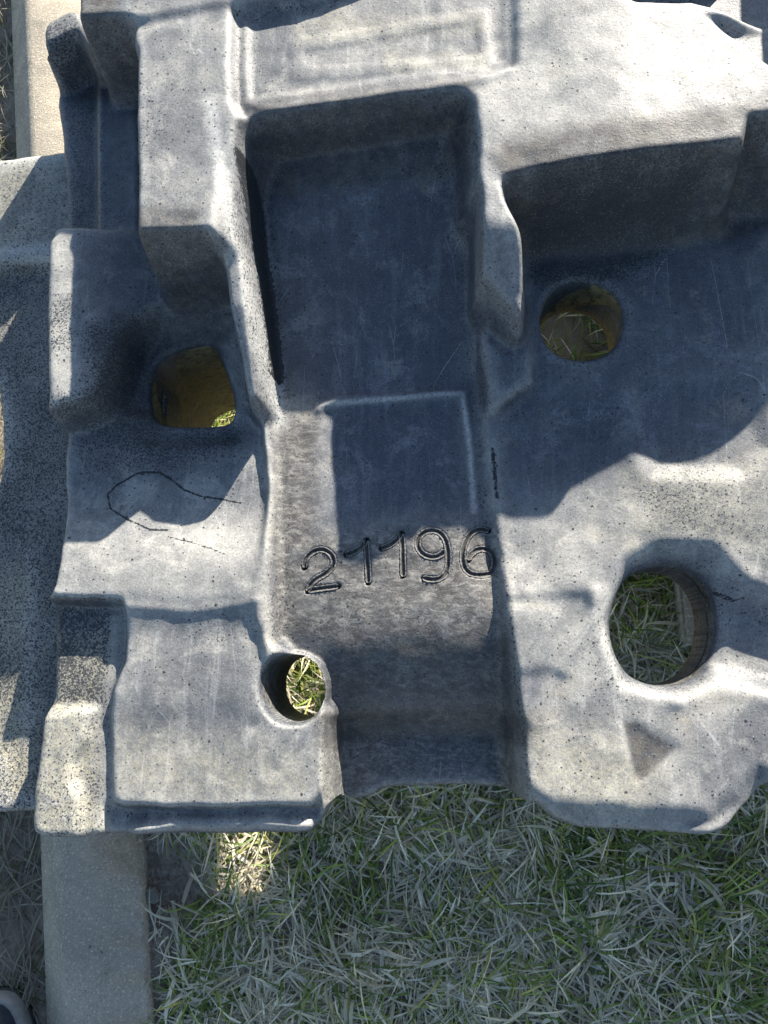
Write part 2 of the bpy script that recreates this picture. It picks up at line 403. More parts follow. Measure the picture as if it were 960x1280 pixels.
# behind the plateau, top right
s.level([(770, -60), (757, -6), (792, 11), (862, 10), (905, 24), (962, 40), (1400, 170), (1500, -900), (1000, -900), (900, -60)], .085, .066, .018, sm=1)
s.level([(868, 22), (960, 92), (1200, 160), (1300, -40), (905, 20)], .085, lambda U, V: .079-.012*SS((U-860)/120), .012, sm=1)
# wall beyond the frame that keeps the top right pocket in shade
s.level([(940, -130), (1500, -100), (1600, -900), (1100, -900)], .085, .14, .02, up=True, sm=1)

# --- lower right
s.add([(630, 748), (732, 742), (742, 762), (706, 826), (690, 838), (640, 840)], 0, lambda U, V: -.0024+.0022*SS((V-750)/80), .009)
s.add([(640, 842), (690, 838), (708, 850), (680, 905), (655, 905)], 0, lambda U, V: -.0024+.0020*SS((V-842)/60), .009)
s.line([(745, 740), (738, 775), (712, 815), (680, 865), (664, 900)], 0, .0025, .005)
s.line([(660, 960), (720, 880), (790, 860)], 0, -.001, .02)
s.add([(780, 903), (800, 905), (848, 936), (806, 976), (796, 972)], 0, -.0020, .013)
s.add([(830, 690), (885, 692), (930, 740), (1010, 770), (1300, 780), (1300, 870), (960, 858), (900, 848), (860, 862), (790, 850), (765, 780), (790, 710)], 0, -.017, .026)
s.line([(850, 875), (900, 852), (950, 862), (1000, 880)], 0, .004, .007)
s.add([(720, 1100), (650, 985), (690, 1015), (890, 1025), (955, 970), (1000, 1000)], 0, -.008, .02)

# soft swells everywhere
s.Z += .0010*vnoise(s.X, s.Y, .07, 11)+.0004*vnoise(s.X, s.Y, .025, 12)+.0003*vnoise(s.X, s.Y, .010, 13)
raw = s.Z.copy()
s.Z = blur(s.Z, 1.55)

# --- holes
def ell(cx, cy, rx, ry, n=28, rot=0, z=0):
    a = np.arange(n)*2*math.pi/n; p = 2.2
    c, si = np.cos(a), np.sin(a); k = (np.abs(c)**p+np.abs(si)**p)**(-1/p)
    x = rx*c*k; y = ry*si*k; cr, sr = math.cos(rot), math.sin(rot)
    return np.stack([cx+x*cr-y*sr, cy+x*sr+y*cr], 1)
holes = [  # rim outline, height it is seen at, rounding radius, sleeve length, material
    (ell(727, 400, 52, 49), 0.0, .005, .050, M_SL),
    (np.array([(190, 462), (204, 444), (232, 434), (262, 428), (273, 440), (284, 470), (293, 500), (293, 520), (284, 530), (240, 532), (204, 531), (190, 522), (186, 490)], float), -.02, .006, .150, M_SL),
    (ell(367, 861, 38, 43, rot=-.1), -.018, .005, .080, M_SD),
    (ell(833, 781, 69, 77), -.012, .010, .020, M_SD),
]
# bring the ground round hole 3 level, with a low collar
d3 = s.sd(ell(368, 860, 37, 43), -.018, 0)
s.Z = s.Z*(1-SS((.004-d3)/.006))+(-.016)*SS((.004-d3)/.006)
hs = []
for P, z, r, L_, mt in holes:
    P2 = chaikin(P, 2); x, y = W(P2[:, 0], P2[:, 1], z)
    poly = np.stack([x, y], 1); d = sdf(poly, s.X, s.Y); hs.append(d)
    t = np.clip(1-d/r, 0, 1); s.Z -= .85*r*(1-np.sqrt(np.clip(1-t*t, 0, 1)))*(d < r)

# --- outline of the tank
OUT = [(411, 1000), (396, 1036), (380, 1042), (60, 1046), (46, 1036), (48, 985), (58, 890), (66, 876), (74, 868), (74, 800), (68, 752), (62, 738), (74, 700), (78, 640), (76, 580), (66, 520), (64, 500), (62, 450), (63, 308), (72, 296), (80, 288), (78, 190), (66, 120), (65, 88), (55, 62), (54, 34), (62, 24)]
ZO = [-.02, -.026, -.026, -.02, -.02, -.02, -.018, -.02, -.028, -.028, -.02, .006, 0, -.004, -.004, .012, .020, .021, .021, .02, .0, -.003, .0, .01, .04, .04, .04]
pts = [W(u, v, z) for (u, v), z in zip(OUT, ZO)]
pts += [W(94, 9, .04), W(97, 2, .08), W(97, -40, .10)]
pts += [(-.2, .62), (-.18, .80), (.12, .80), (.135, .512), (.29, .524), (.30, .80), (.45, 1.25), (1.0, 1.25), (.97, -.05), (.45, -.04)]  # unseen far end; notch added to let sun onto the grass
OUT2 = [(962, 984, -.004), (940, 1006, -.006), (908, 1036, -.008), (880, 1043, -.010), (720, 1036, -.010), (690, 1024, -.010), (668, 1000, -.02), (660, 988, -.06), (640, 986, -.07), (560, 981, -.075), (480, 985, -.075), (462, 996, -.075), (440, 1000, -.075)]
pts += [W(*p) for p in OUT2]
outer = sdf(chaikin(np.array(pts), 1, .2), s.XX, s.YY)
t = np.clip(1+outer/.007, 0, 1); s.Z -= .006*(1-np.sqrt(np.clip(1-t*t, 0, 1)))
s.cut(outer, hs)

# --- worn crests and dirty hollows
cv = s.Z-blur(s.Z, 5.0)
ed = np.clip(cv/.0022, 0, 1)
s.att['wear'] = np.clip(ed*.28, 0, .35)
s.att['dirt_shade'] = np.clip(-cv/.0045, 0, .28)
gyy, gxx = np.gradient(s.Z, s.ys, s.xs); steep = SS((np.hypot(gxx, gyy)-.9)/1.2)
s.att['brown'] = np.maximum(s.att['brown'], .30*steep)
s.att['shade_tint'] = np.maximum(s.att['shade_tint'], 1.0*steep); s.att['dirt_shade'] = np.maximum(s.att['dirt_shade'], .35*steep)  # shade painted on steep faces, deepened with extra speckle
for d in hs: s.att['dirt_shade'] = np.maximum(s.att['dirt_shade'], .30*np.exp(-np.clip(d, 0, 1)/.012))
# stains, plus light and shade painted into the colour, each with its own shape
S_ = s.stain
S_('dirt_shade', [(135, 430), (190, 400), (200, 540), (300, 530), (300, 560), (200, 590), (120, 560), (75, 530), (130, 500)], -.01, .75, .028)
S_('dirt_shade', [(75, 505), (300, 520), (300, 565), (190, 585), (90, 600)], 0, .55, .03)
S_('black', [(140, 430), (200, 410), (262, 400), (270, 440), (205, 450), (200, 532), (286, 532), (290, 542), (200, 548), (150, 525)], -.015, .50, .024)
S_('dirt_shade', [(75, 20), (130, 20), (135, 290), (80, 290)], .0, .55, .02)
S_('black', [(80, 105), (130, 100), (128, 150), (90, 150)], .0, .42, .02)
S_('dirt_shade', [(62, 380), (98, 370), (98, 440), (62, 450)], .02, .5, .02)
S_('pale', [(62, 300), (98, 300), (98, 520), (62, 520)], .02, .7, .008)
S_('dirt_shade', [(40, 870), (130, 870), (130, 1050), (40, 1050)], -.02, .30, .01)
S_('dirt_shade', [(70, 750), (150, 750), (140, 880), (60, 880)], -.03, .75, .01)
S_('yellow', [(40, 790), (150, 790), (120, 880), (130, 1050), (40, 1050)], -.02, .62, .02)
S_('yellow', [(130, 900), (400, 960), (400, 1010), (130, 1010)], -.01, .35, .05)
S_('yellow', [(640, 900), (820, 930), (820, 1010), (760, 1040), (660, 1000)], 0, .45, .05)
S_('yellow', [(780, 590), (960, 560), (960, 690), (780, 680)], 0, .35, .05)
S_('dirt_shade', [(780, 590), (960, 580), (960, 690), (820, 670)], 0, .34, .04)
S_('dirt_shade', [(650, 285), (860, 270), (830, 330), (700, 380), (655, 350)], 0, .8, .03)
S_('black', [(652, 290), (800, 280), (790, 320), (652, 350)], 0, .34, .03)
S_('shade_tint', [(782, 906), (800, 908), (842, 936), (806, 972), (797, 968)], 0, .7, .006)  # painted shadow, a dark triangle over the shallow dent
S_('shade_tint', [(648, 300), (960, 200), (945, 590), (800, 590), (630, 650), (610, 480)], 0, .75, .05)  # shade painted into the pocket floors from here on
S_('shade_tint', [(310, 250), (590, 250), (600, 650), (400, 660), (395, 500), (340, 480)], -.01, .85, .05)
S_('shade_tint', [(60, 80), (175, 80), (180, 290), (100, 285), (60, 285)], 0, .6, .02)
S_('shade_tint', [(120, 300), (180, 300), (300, 560), (80, 600), (80, 530), (125, 510)], 0, .4, .04)
S_('shade_tint', [(770, -60), (1000, -60), (960, 40), (792, 8)], .03, .9, .01)  # painted shade over the top right pocket
S_('dirt_shade', [(770, -60), (1000, -60), (960, 40), (792, 8)], .03, .5, .01)  # speckle that deepens the same painted shade
S_('brown', [(620, 215), (930, 185), (950, 240), (620, 290)], .04, .6, .012)
S_('brown', [(345, 520), (400, 520), (400, 665), (625, 650), (640, 880), (410, 880), (400, 810), (330, 800)], -.01, 1., .03)
S_('pale', [(345, 690), (640, 740), (640, 775), (380, 800), (340, 760)], -.01, .5, .03)
S_('brown', [(405, 880), (665, 880), (660, 1000), (410, 1000)], -.07, .85, .01)
S_('shade_tint', [(405, 860), (665, 850), (660, 1000), (410, 1000)], -.06, .75, .02)
S_('pale', [(640, -10), (960, 60), (960, 150), (920, 180), (610, 215), (595, 100), (640, 90)], .08, .65, .04)
S_('pale', [(80, 640), (320, 640), (318, 740), (160, 750), (66, 740)], .006, .55, .05)
S_('pale', [(640, 600), (760, 600), (760, 860), (650, 830)], 0, .45, .06)
S_('yellow', [(365, 20), (606, 14), (612, 40), (368, 55)], .077, .28, .012)
S_('yellow', [(480, 62), (612, 60), (612, 84), (480, 92)], .077, .30, .012)
S_('brown', [(180, 385), (262, 370), (270, 405), (215, 435), (180, 430)], 0, .7, .02)
S_('brown', [(100, 35), (170, 40), (168, 80), (110, 70)], .05, .9, .012)
S_('dirt_shade', [(172, 60), (250, 60), (240, 180), (172, 200)], .08, .20, .03)
S_('dirt_shade', [(172, 230), (262, 230), (262, 290), (172, 290)], .08, .26, .03)
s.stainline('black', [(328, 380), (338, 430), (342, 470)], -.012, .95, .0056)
s.stainline('black', [(617, 560), (622, 620)], -.005, .75, .0032)
s.stainline('black', [(622, 660), (634, 760), (650, 900), (660, 990)], -.02, .55, .005)
s.stainline('black', [(75, 752), (150, 752)], -.02, .55, .003)
s.stainline('wear', [(284, 180), (296, 260), (318, 400), (331, 500)], .04, .8, .006)
s.stainline('wear', [(398, 508), (578, 493), (588, 560), (592, 640)], -.015, .75, .0022)
chan = -.012+.064*np.clip((470-s.V)/360, 0, 1)
low = np.where(s.U > 230, 1-SS((s.Z-chan-.008)/.008), 1)
s.att['black'] *= np.where((s.Y > .12) & (s.U > 230) & (s.U < 600), low, 1); 
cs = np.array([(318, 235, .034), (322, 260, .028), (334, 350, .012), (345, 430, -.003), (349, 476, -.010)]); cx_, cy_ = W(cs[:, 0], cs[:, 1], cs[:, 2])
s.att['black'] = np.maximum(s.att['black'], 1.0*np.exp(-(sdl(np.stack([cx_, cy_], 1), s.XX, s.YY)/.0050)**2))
for P, z, amt, so_ in (([(610, 225), (780, 205), (922, 186), (930, 165), (1010, 160), (1010, 235), (930, 262), (780, 285), (640, 296)], .045, .85, .012),
                       ([(180, 300), (270, 300), (285, 360), (262, 395), (190, 385)], .045, .75, .012),
                       ([(305, 150), (588, 115), (594, 185), (312, 215)], .06, .8, .014),
                       ([(97, 22), (180, 16), (175, 90), (110, 84), (60, 60)], .05, .7, .012),
                       ([(150, 400), (262, 392), (280, 440), (200, 450), (196, 540), (130, 535)], -.005, .75, .03),
                       ([(782, 905), (800, 905), (846, 937), (806, 976), (797, 972)], 0, .8, .005),  # second layer of the painted triangular shadow
                       ([(390, 800), (635, 790), (650, 885), (410, 885)], -.03, .6, .03),
                       ([(410, 885), (655, 885), (655, 925), (410, 930)], -.06, .8, .012)):
    S_('grime_shade', P, z, amt, so_)  # shade painted on walls and hollows, mixed with real grime
# the wandering pen line
s.stainline('black', [(213, 664), (190, 663), (160, 650), (138, 636), (134, 618), (146, 606), (170, 592), (184, 588), (200, 590), (214, 598), (228, 610), (250, 620), (300, 628)], -.010, .88, .0014)
s.stainline('black', [(213, 672), (240, 678), (268, 688), (282, 694)], -.004, .8, .0011)
s.stainline('black', [(176, 592), (196, 588), (212, 596)], -.010, .7, .0022)
for P in ([(890, 738), (904, 744), (916, 750), (926, 748)], [(893, 741), (905, 748), (914, 751)]):
    s.stainline('black', P, -.02, .85, .0011)
s.stainline('black', [(178, 120), (192, 100), (208, 82)], .08, .55, .0016)
s.stainline('black', [(176, 108), (188, 118), (200, 118)], .08, .6, .0020)
s.stainline('black', [(156, 836), (162, 842), (170, 842)], -.005, .8, .0009)
s.stainline('black', [(690, 172), (702, 170), (714, 160)], .08, .42, .0005)

# --- the carved number
def DG(L): return [(360+x/3.43, 640+y/3.43) for x, y in L]
DIG = [[DG([(72, 238), (68, 218), (84, 190), (112, 167), (150, 160), (184, 178), (199, 208), (190, 240), (160, 266), (120, 286), (96, 308), (82, 338)]), DG([(84, 336), (120, 330), (165, 324), (214, 318)])],
       [DG([(248, 184), (285, 172), (318, 150), (336, 124)]), DG([(336, 124), (340, 190), (342, 250), (344, 302)])],
       [DG([(400, 156), (440, 142), (470, 118), (486, 92)]), DG([(487, 94), (491, 160), (492, 220), (494, 276)])],
       [DG([(672, 165), (655, 186), (620, 196), (580, 184), (554, 152), (556, 114), (586, 84), (630, 78), (664, 98), (682, 140), (688, 200), (684, 250), (662, 282), (622, 292), (578, 282)])],
       [DG([(862, 78), (824, 68), (784, 88), (758, 130), (746, 180), (752, 232), (778, 264), (826, 270), (872, 262), (888, 228), (886, 184), (862, 156), (822, 154), (790, 172), (770, 204)])]]
def resample(P, h):
    P = np.asarray(P, float)
    for _ in range(2):
        if len(P) < 3: break
        Q = [P[0]]
        for a, b in zip(P[:-1], P[1:]): Q += [a*.75+b*.25, a*.25+b*.75]
        P = np.array(Q+[P[-1]])
    d = np.r_[0, np.cumsum(np.hypot(*np.diff(P, axis=0).T))]; n = max(3, int(d[-1]/h)+1)
    tt = np.linspace(0, d[-1], n); return np.stack([np.interp(tt, d, P[:, 0]), np.interp(tt, d, P[:, 1])], 1)
Zflat = s.Z.copy(); strokes = []
for dg in DIG:
    ss = []
    for P in dg:
        P = np.array(P); x, y = W(P[:, 0], P[:, 1], -.014); Q = resample(np.stack([x, y], 1), .0007); ss.append(Q)
        d = sdl(Q[::3] if len(Q) > 12 else Q, s.X, s.Y); s.Z -= .0040*SS((.0025-d)/.0014)
    strokes.append(ss)
def zsoft(x, y):
    Zs = s.Z; s.Z = Zflat; r = s.zat(x, y); s.Z = Zs; return r
shell = s.build('tank_shell', M_PL, tank, (.002, .010, .030, .045))
for k, ss in enumerate(strokes):
    V = []; Fc = []; wr = []
    prof = [(-1.7, -1.2, 0), (-1.3, .05, 0), (-1.05, .32, .9), (-.85, .10, .6), (-.6, -.7, 0), (0, -1.5, 0), (.6, -.7, 0), (.85, .10, .6), (1.05, .32, .9), (1.3, .05, 0), (1.7, -1.2, 0)]
    for Q in ss:
        n = len(Q); T = np.gradient(Q, axis=0); T /= np.linalg.norm(T, axis=1)[:, None]+1e-12; N = np.stack([-T[:, 1], T[:, 0]], 1)
        b0 = len(V); zz = zsoft(Q[:, 0], Q[:, 1])
        for i in range(n):
            e = min(i, n-1-i); taper = min(1, .55+e*.22)
            wob = rng.uniform(.88, 1.12)
            for (a, h, c) in prof:
                bur = h*(1 if h < 0.3 else rng.uniform(-.3, 2.4))
                p = Q[i]+N[i]*a*.0018*taper*(wob if abs(a) < 1 else rng.uniform(.86, 1.2))
                V.append((p[0], p[1], zz[i]+bur*.001*(taper if h < 0 and abs(a) < 1 else 1))); wr.append(c)
        m_ = len(prof)
        for i in range(n-1):
            for j in range(m_-1):
                a = b0+i*m_+j; Fc.append((a, a+1, a+m_+1, a+m_))
        for end in (0, n-1):
            c0 = b0+end*m_; idx = [c0+j for j in range(2, m_-2)]; Fc.append(tuple(idx))
    o = mesh('carved_digit', V, Fc, M_GR, tank)
    at = o.data.attributes.new('wear', 'FLOAT', 'POINT'); at.data.foreach_set('value', np.array(wr, np.float32))
    o['label'] = 'carved digit ' + '21196'[k] + (' with raised burrs' if k != 1 else ' half in shadow, second from the left')
# sleeves of the holes
for P, z, r, L_, mt in holes:
    P2 = chaikin(P, 2); x, y = W(P2[:, 0], P2[:, 1], z); n = len(x)
    zt = s.zat(x, y)-.001; V = []; Fc = []; lv = [0, .004, .012, .3, .6, .85, 1.0]; cx, cy = x.mean(), y.mean()
    for q, l in enumerate(lv):
        zb = zt if q < 3 else None
        for i in range(n):
            f = 1+.012*math.sin(3*i*2*math.pi/n+q) if 0 < q else 1
            zz = zt[i]-l if q < 3 else zt.mean()-.012-(L_-.012)*l
            V.append((cx+(x[i]-cx)*f, cy+(y[i]-cy)*f, zz))
    for q in range(len(lv)-1):
        for i in range(n):
            j = (i+1) % n; Fc.append((q*n+i, q*n+j, q*n+n+j, q*n+n+i))
    mesh('hole_sleeve', V, Fc, mt, tank)

# --- lower shell of the tank, seen along the left edge
l = Sheet(axis(-.62, -.20, .003, -.63, -.19), axis(-.20, .52, .003, -.21, .53), -.048)
ZL = -.048
l.level([(-300, 100), (200, 100), (200, 312), (80, 318), (0, 325), (-300, 345)], -.030, -.030, .006, up=True, sm=1)
l.add([(-5, 330), (26, 332), (22, 352), (0, 362), (-60, 372)], -.048, .003, .006)
l.add([(-20, 930), (16, 950), (16, 1030), (-60, 1030)], -.048, .004, .01)
l.line([(40, 700), (38, 860), (30, 1000)], -.048, .002, .01)
l.Z += .0012*vnoise(l.X, l.Y, .05, 21)
l.Z = blur(l.Z, 1.0)
lp = [W(u, v, z) for u, v, z in [(200, 176, -.030), (80, 188, -.030), (0, 198, -.030), (-60, 206, -.030), (-70, 330, -.038), (-60, 450, -.048), (-6, 470, -.048), (1, 520, -.048), (1, 575, -.048), (-6, 610, -.048), (-70, 660, -.048), (-90, 1014, -.048), (0, 1015, -.048), (120, 1013, -.048), (200, 1013, -.048)]]
lo = sdf(chaikin(np.array(lp), 1, .15), l.X, l.Y)
t = np.clip(1+lo/.006, 0, 1); l.Z -= .005*(1-np.sqrt(np.clip(1-t*t, 0, 1)))
l.cut(lo, [])
cvl = l.Z-blur(l.Z, 3); l.att['wear'] = np.clip(cvl/.0016, 0, .8)
l.att['dirt_shade'] = l.att['dirt_shade']*0+.55; l.att['yellow'][:] = .30; l.att['shade_tint'][:] = .30*SS((l.V-325)/8)*(1-SS((l.V-720)/60))  # tint is shade painted along the shell's middle stretch
l.stain('dirt_shade', [(-100, 180), (90, 180), (90, 320), (-100, 330)], -.030, .0, .01)
msk = l.sd([(-100, 170), (200, 170), (200, 318), (-100, 330)], -.030, 1) < 0; l.att['dirt_shade'][msk] = .22; l.att['yellow'][msk] = .45
l.stain('yellow', [(-60, 700), (60, 700), (60, 1020), (-60, 1020)], -.048, .8, .05)
l.stain('black', [(40, 850), (90, 850), (90, 960), (30, 960)], -.048, .28, .05)
l.build('lower_shell', M_PL, tank, (.002, .012, .03))

# ------------------------------------------------------------------ ground
def soil_mat():
    t = NT('lawn_soil')
    n = t.noise(11, 5, .65); f = t.noise(150, 5, .75)
    col = t.mix(t.ramp(n, .35, .65), (.22, .18, .14), (.38, .32, .25))
    col = t.mix(t.ramp(f, .45, .7, 0, .7), col, (.45, .39, .31)); col = t.mix(t.ramp(t.noise(60, 4, .7), .55, .7, 0, .5), col, (.05, .065, .025))
    return t.done(col, .95, t.bump(f, .8, .006), .1)
gx = axis(-.62, .62, .010, -40, 40, 8.0); gy = axis(-.60, 1.0, .010, -40, 40, 8.0)
GX, GY = np.meshgrid(gx, gy)
KU = lambda y: None
near = np.exp(-((GX/.9)**2+((GY-.1)/1.0)**2)**2)
def ground_z(x, y):
    return GZ+.006*vnoise(x, y, .09, 31)+.003*vnoise(x, y, .031, 32)-.040*SS((-.355-x)/.03)
GZZ = ground_z(GX, GY)
ny, nx = GX.shape; idx = np.arange(ny*nx).reshape(ny, nx)
q = np.stack([idx[:-1, :-1], idx[:-1, 1:], idx[1:, 1:], idx[1:, :-1]], -1).reshape(-1, 4)
g = mesh('ground', np.stack([GX.ravel(), GY.ravel(), GZZ.ravel()], 1), q, soil_mat()); g['kind'] = 'structure'

# kerb: stones laid end to end, from below the photo to above it
KZ = GZ+.010
def kx(v, u0, u1, z): return W(u0+(u1-u0)*(v-1050)/230, v, z)
lx, ly = W([75, 33], [1050, 0], KZ); rx_, ry_ = W([175, 188], [1050, 1280], KZ); ex, ey = W([44, 15], [1050, 0], GZ+.01)
def xl(y): return lx[0]+(lx[1]-lx[0])*(y-ly[0])/(ly[1]-ly[0])
def xr(y): return xl(y)+KW
KW = float(rx_[0]-xl(ry_[0]))
SIDE = .042
M_K = concrete_mat('kerb_concrete', (.33, .295, .24), (.50, .44, .345))
def kerb(y0, y1, label):
    L_ = empty('kerb_stone', (float(xl((y0+y1)/2)), (y0+y1)/2, KZ), label, 'kerb stone', 'concrete kerb stones edging the lawn')
    n = max(2, int((y1-y0)/.006)); V = []; Fc = []
    kr = np.random.default_rng(int(abs(y0)*1000)+5)
    ys = np.linspace(y0+.002, y1-.002, n)
    for i, y in enumerate(ys):
        a = xl(y); b = a+KW; e = .003*min(1, 1) ; ch = kr.uniform(0, .0012); ch2 = max(0, kr.normal(0, .0016))+.004*max(0, float(vnoise(np.array([0.]), np.array([y]), .025, 77)[0])-.25)
        end = 0.004 if i in (0, n-1) else 0
        pr = [(a-SIDE-.001, KZ-.18), (a-SIDE-.0005, KZ-.042), (a-SIDE, KZ-.036), (a-.008, KZ-.0065), (a-.001+ch, KZ-.0010), (a+.006, KZ), (b-.0045, KZ), (b-.0025-ch2, KZ-.0006-ch2*.5), (b-.0008, KZ-.003-ch2), (b, KZ-.009), (b+.001, KZ-.18)]
        for (x, z) in pr: V.append((x-L_.location.x, y-L_.location.y, z-end*(z > KZ-.06)-L_.location.z))
    m_ = 11
    for i in range(n-1):
        for j in range(m_-1):
            a = i*m_+j; Fc.append((a, a+m_, a+m_+1, a+1))
    Fc.append(tuple(range(m_))); Fc.append(tuple((n-1)*m_+j for j in range(m_-1, -1, -1)))
    o = mesh('kerb_block', V, Fc, M_K, L_); 
    return L_
kerb(-.75, .13, 'grey concrete kerb stone in shade below the tank, running to the bottom edge')
kerb(.134, 1.10, 'sunlit sandy concrete kerb stone at the top left, behind the tank')

# concrete slab glimpsed through the big hole
def slab():
    z = GZ+.03
    P = [W(846, 700, z), W(856, 804, z), W(1010, 818, z), W(1000, 690, z)]
    c = np.mean(P, 0); o = empty('concrete_slab', (float(c[0]), float(c[1]), GZ), 'grey concrete slab lying in the grass, glimpsed through the big round hole', 'slab')
    bm = bmesh.new(); vs = [bm.verts.new((p[0]-c[0], p[1]-c[1], .032)) for p in P]; f = bm.faces.new(vs[::-1])
    r = bmesh.ops.extrude_face_region(bm, geom=[f]); 
    for v in r['geom']:
        if isinstance(v, bmesh.types.BMVert): v.co.z = -.03
    bmesh.ops.recalc_face_normals(bm, faces=bm.faces); bmesh.ops.bevel(bm, geom=bm.edges[:], offset=.003, segments=2, affect='EDGES')
    me = bpy.data.meshes.new('slab_block'); bm.to_mesh(me); bm.free(); me.materials.append(M_K); b = bpy.data.objects.new('slab_block', me); COL.objects.link(b); b.parent = o
slab()

# ------------------------------------------------------------------ grass, dry stalks
def blade_mat():
    t = NT('grass_blades'); c = t.attr('col', 'Color')
    m_ = t.done(c, .55, None, .35)
    tr = t.n.new('ShaderNodeBsdfTranslucent'); t.L(c, tr.inputs[0]); mx = t.n.new('ShaderNodeMixShader'); mx.inputs[0].default_value = .25
    t.L(t.b.outputs[0], mx.inputs[1]); t.L(tr.outputs[0], mx.inputs[2]); t.L(mx.outputs[0], t.n['Material Output'].inputs[0]); return m_
M_B = blade_mat()
def blades(name, x, y, length, width, az, lift, bend, cols, zfun, base_up, label):
    n = len(x); K = 5; t = np.linspace(0, 1, K)
    z0 = zfun(x, y)
    dirx, diry = np.cos(az), np.sin(az); sx, sy = -diry, dirx
    V = np.zeros((n, K, 2, 3)); sw = rng.normal(0, .34, n)
    for i, tt in enumerate(t):
        ang = lift-bend*tt; h = length*tt
        px = x+dirx*h*np.cos(np.clip(ang, -.2, 1.5))+sx*sw*h*tt; py = y+diry*h*np.cos(np.clip(ang, -.2, 1.5))+sy*sw*h*tt
        pz = z0+base_up+length*(np.sin(lift)*tt-.5*bend*tt*tt); pz = np.maximum(pz, zfun(px, py)+.0012)
        ww = width*(.75+.5*tt)*(1-tt**3)*.5+.0001
        tw = rng.normal(0, .3, n)
        V[:, i, 0] = np.stack([px-sx*ww, py-sy*ww, pz+ww*tw*.8], 1); V[:, i, 1] = np.stack([px+sx*ww, py+sy*ww, pz-ww*tw*.8], 1)
    b = (np.arange(n)*K*2)[:, None]
    q = np.concatenate([np.stack([b[:, 0]+2*i, b[:, 0]+2*i+1, b[:, 0]+2*i+3, b[:, 0]+2*i+2], 1) for i in range(K-1)])
    V = V.reshape(-1, 3); me = bpy.data.meshes.new(name)
    me.vertices.add(len(V)); me.vertices.foreach_set('co', V.astype(np.float32).ravel()); me.loops.add(len(q)*4); me.loops.foreach_set('vertex_index', q.astype(np.int32).ravel())
    me.polygons.add(len(q)); me.polygons.foreach_set('loop_start', np.arange(0, len(q)*4, 4, dtype=np.int32)); me.polygons.foreach_set('use_smooth', np.ones(len(q), bool)); me.update(calc_edges=True)
    C = np.ones((n, K*2, 4), np.float32); C[:, :, :3] = cols[:, None, :]; C[:, :2, :3] *= .8
    at = me.color_attributes.new('col', 'FLOAT_COLOR', 'POINT'); at.data.foreach_set('color', C.ravel())
    me.materials.append(M_B); o = bpy.data.objects.new(name, me); COL.objects.link(o); o['kind'] = 'stuff'
    o['label'] = label; o['category'] = 'grass'
    return o
def scatter(n, x0, x1, y0, y1):
    return rng.uniform(x0, x1, n), rng.uniform(y0, y1, n)
def palette(n, green, tone):
    G = np.array([(.20, .27, .05), (.28, .35, .07), (.12, .19, .045), (.38, .38, .11)])
    D = np.array([(.82, .74, .53), (.72, .64, .45), (.56, .50, .37), (.88, .81, .63)])
    c = np.where(green[:, None], G[rng.integers(0, 4, n)], D[rng.integers(0, 4, n)])
    return c*rng.uniform(.7, 1.25, n)[:, None]*tone
# tufts share a lean
def lawn(n, ntuft, x0, x1, y0, y1):
    tx, ty = scatter(ntuft, x0, x1, y0, y1); ta = rng.uniform(0, 2*math.pi, ntuft); k = rng.integers(0, ntuft, n); tr = rng.uniform(.006, .030, ntuft); r = np.abs(rng.normal(0, 1, n))*tr[k]; a = rng.uniform(0, 2*math.pi, n)
    x = tx[k]+r*np.cos(a); y = ty[k]+r*np.sin(a)
    az = np.where(rng.random(n) < .72, a+rng.normal(0, .5, n), ta[k]+rng.normal(0, .5, n))
    keep = (x > xl(y)+KW+.012*(y < -.05)+.004+np.clip(vnoise(x, y, .05, 44)+.75, 0, 1.2)*.036*(y < -.05)) & (vnoise(x, y, .075, 41)+.5*vnoise(x, y, .03, 42) > -.72)
    return x[keep], y[keep], az[keep], k[keep]
x, y, az, k = lawn(50000, 1050, -.42, .62, -.56, .20); n = len(x)
tg = rng.random(1050); tl = rng.uniform(.7, 1.35, 1050); gr = rng.random(n) < np.clip(.12+.40*tg[k]+.36*(tg[k] > .55)+.5*vnoise(x, y, .08, 43), .05, .96)
ln = np.where(gr, rng.uniform(.020, .052, n), rng.uniform(.015, .044, n))*tl[k]
blades('lawn_grass', x, y, ln, np.where(gr, rng.uniform(.0011, .0025, n), rng.uniform(.0010, .0024, n)), az, rng.uniform(.15, 1.15, n), rng.uniform(.2, 2.0, n), palette(n, gr, 1.)*rng.uniform(.75, 1.2, 1050)[k][:, None], ground_z, .0, 'tangled green and straw coloured grass covering the lawn below the tank')
x, y, az, k = lawn(34000, 1000, -.42, .9, .20, 1.1); n = len(x); gr = rng.random(n) < .6
blades('lawn_grass', x, y, rng.uniform(.02, .05, n), rng.uniform(.001, .002, n), az, rng.uniform(.15, 1.1, n), rng.uniform(.2, 1.4, n), palette(n, gr, 1.), ground_z, 0, 'grass of the lawn under and behind the tank, seen through its holes')
# flat dead thatch
x, y = scatter(26000, -.42, .62, -.56, .3); kp = (x > xl(y)+KW+.002+np.clip(vnoise(x, y, .04, 46)+.5, 0, 1)*.03) & (vnoise(x, y, .06, 45) > -.35); x, y = x[kp], y[kp]; n = len(x)
o = blades('dead_grass', x, y, rng.uniform(.012, .050, n), rng.uniform(.0009, .0026, n), rng.uniform(0, 6.28, n), rng.uniform(0, .45, n), rng.uniform(0, .6, n), palette(n, np.zeros(n, bool), .95), ground_z, .004, 'flat dead grass thatch lying between the green tufts')
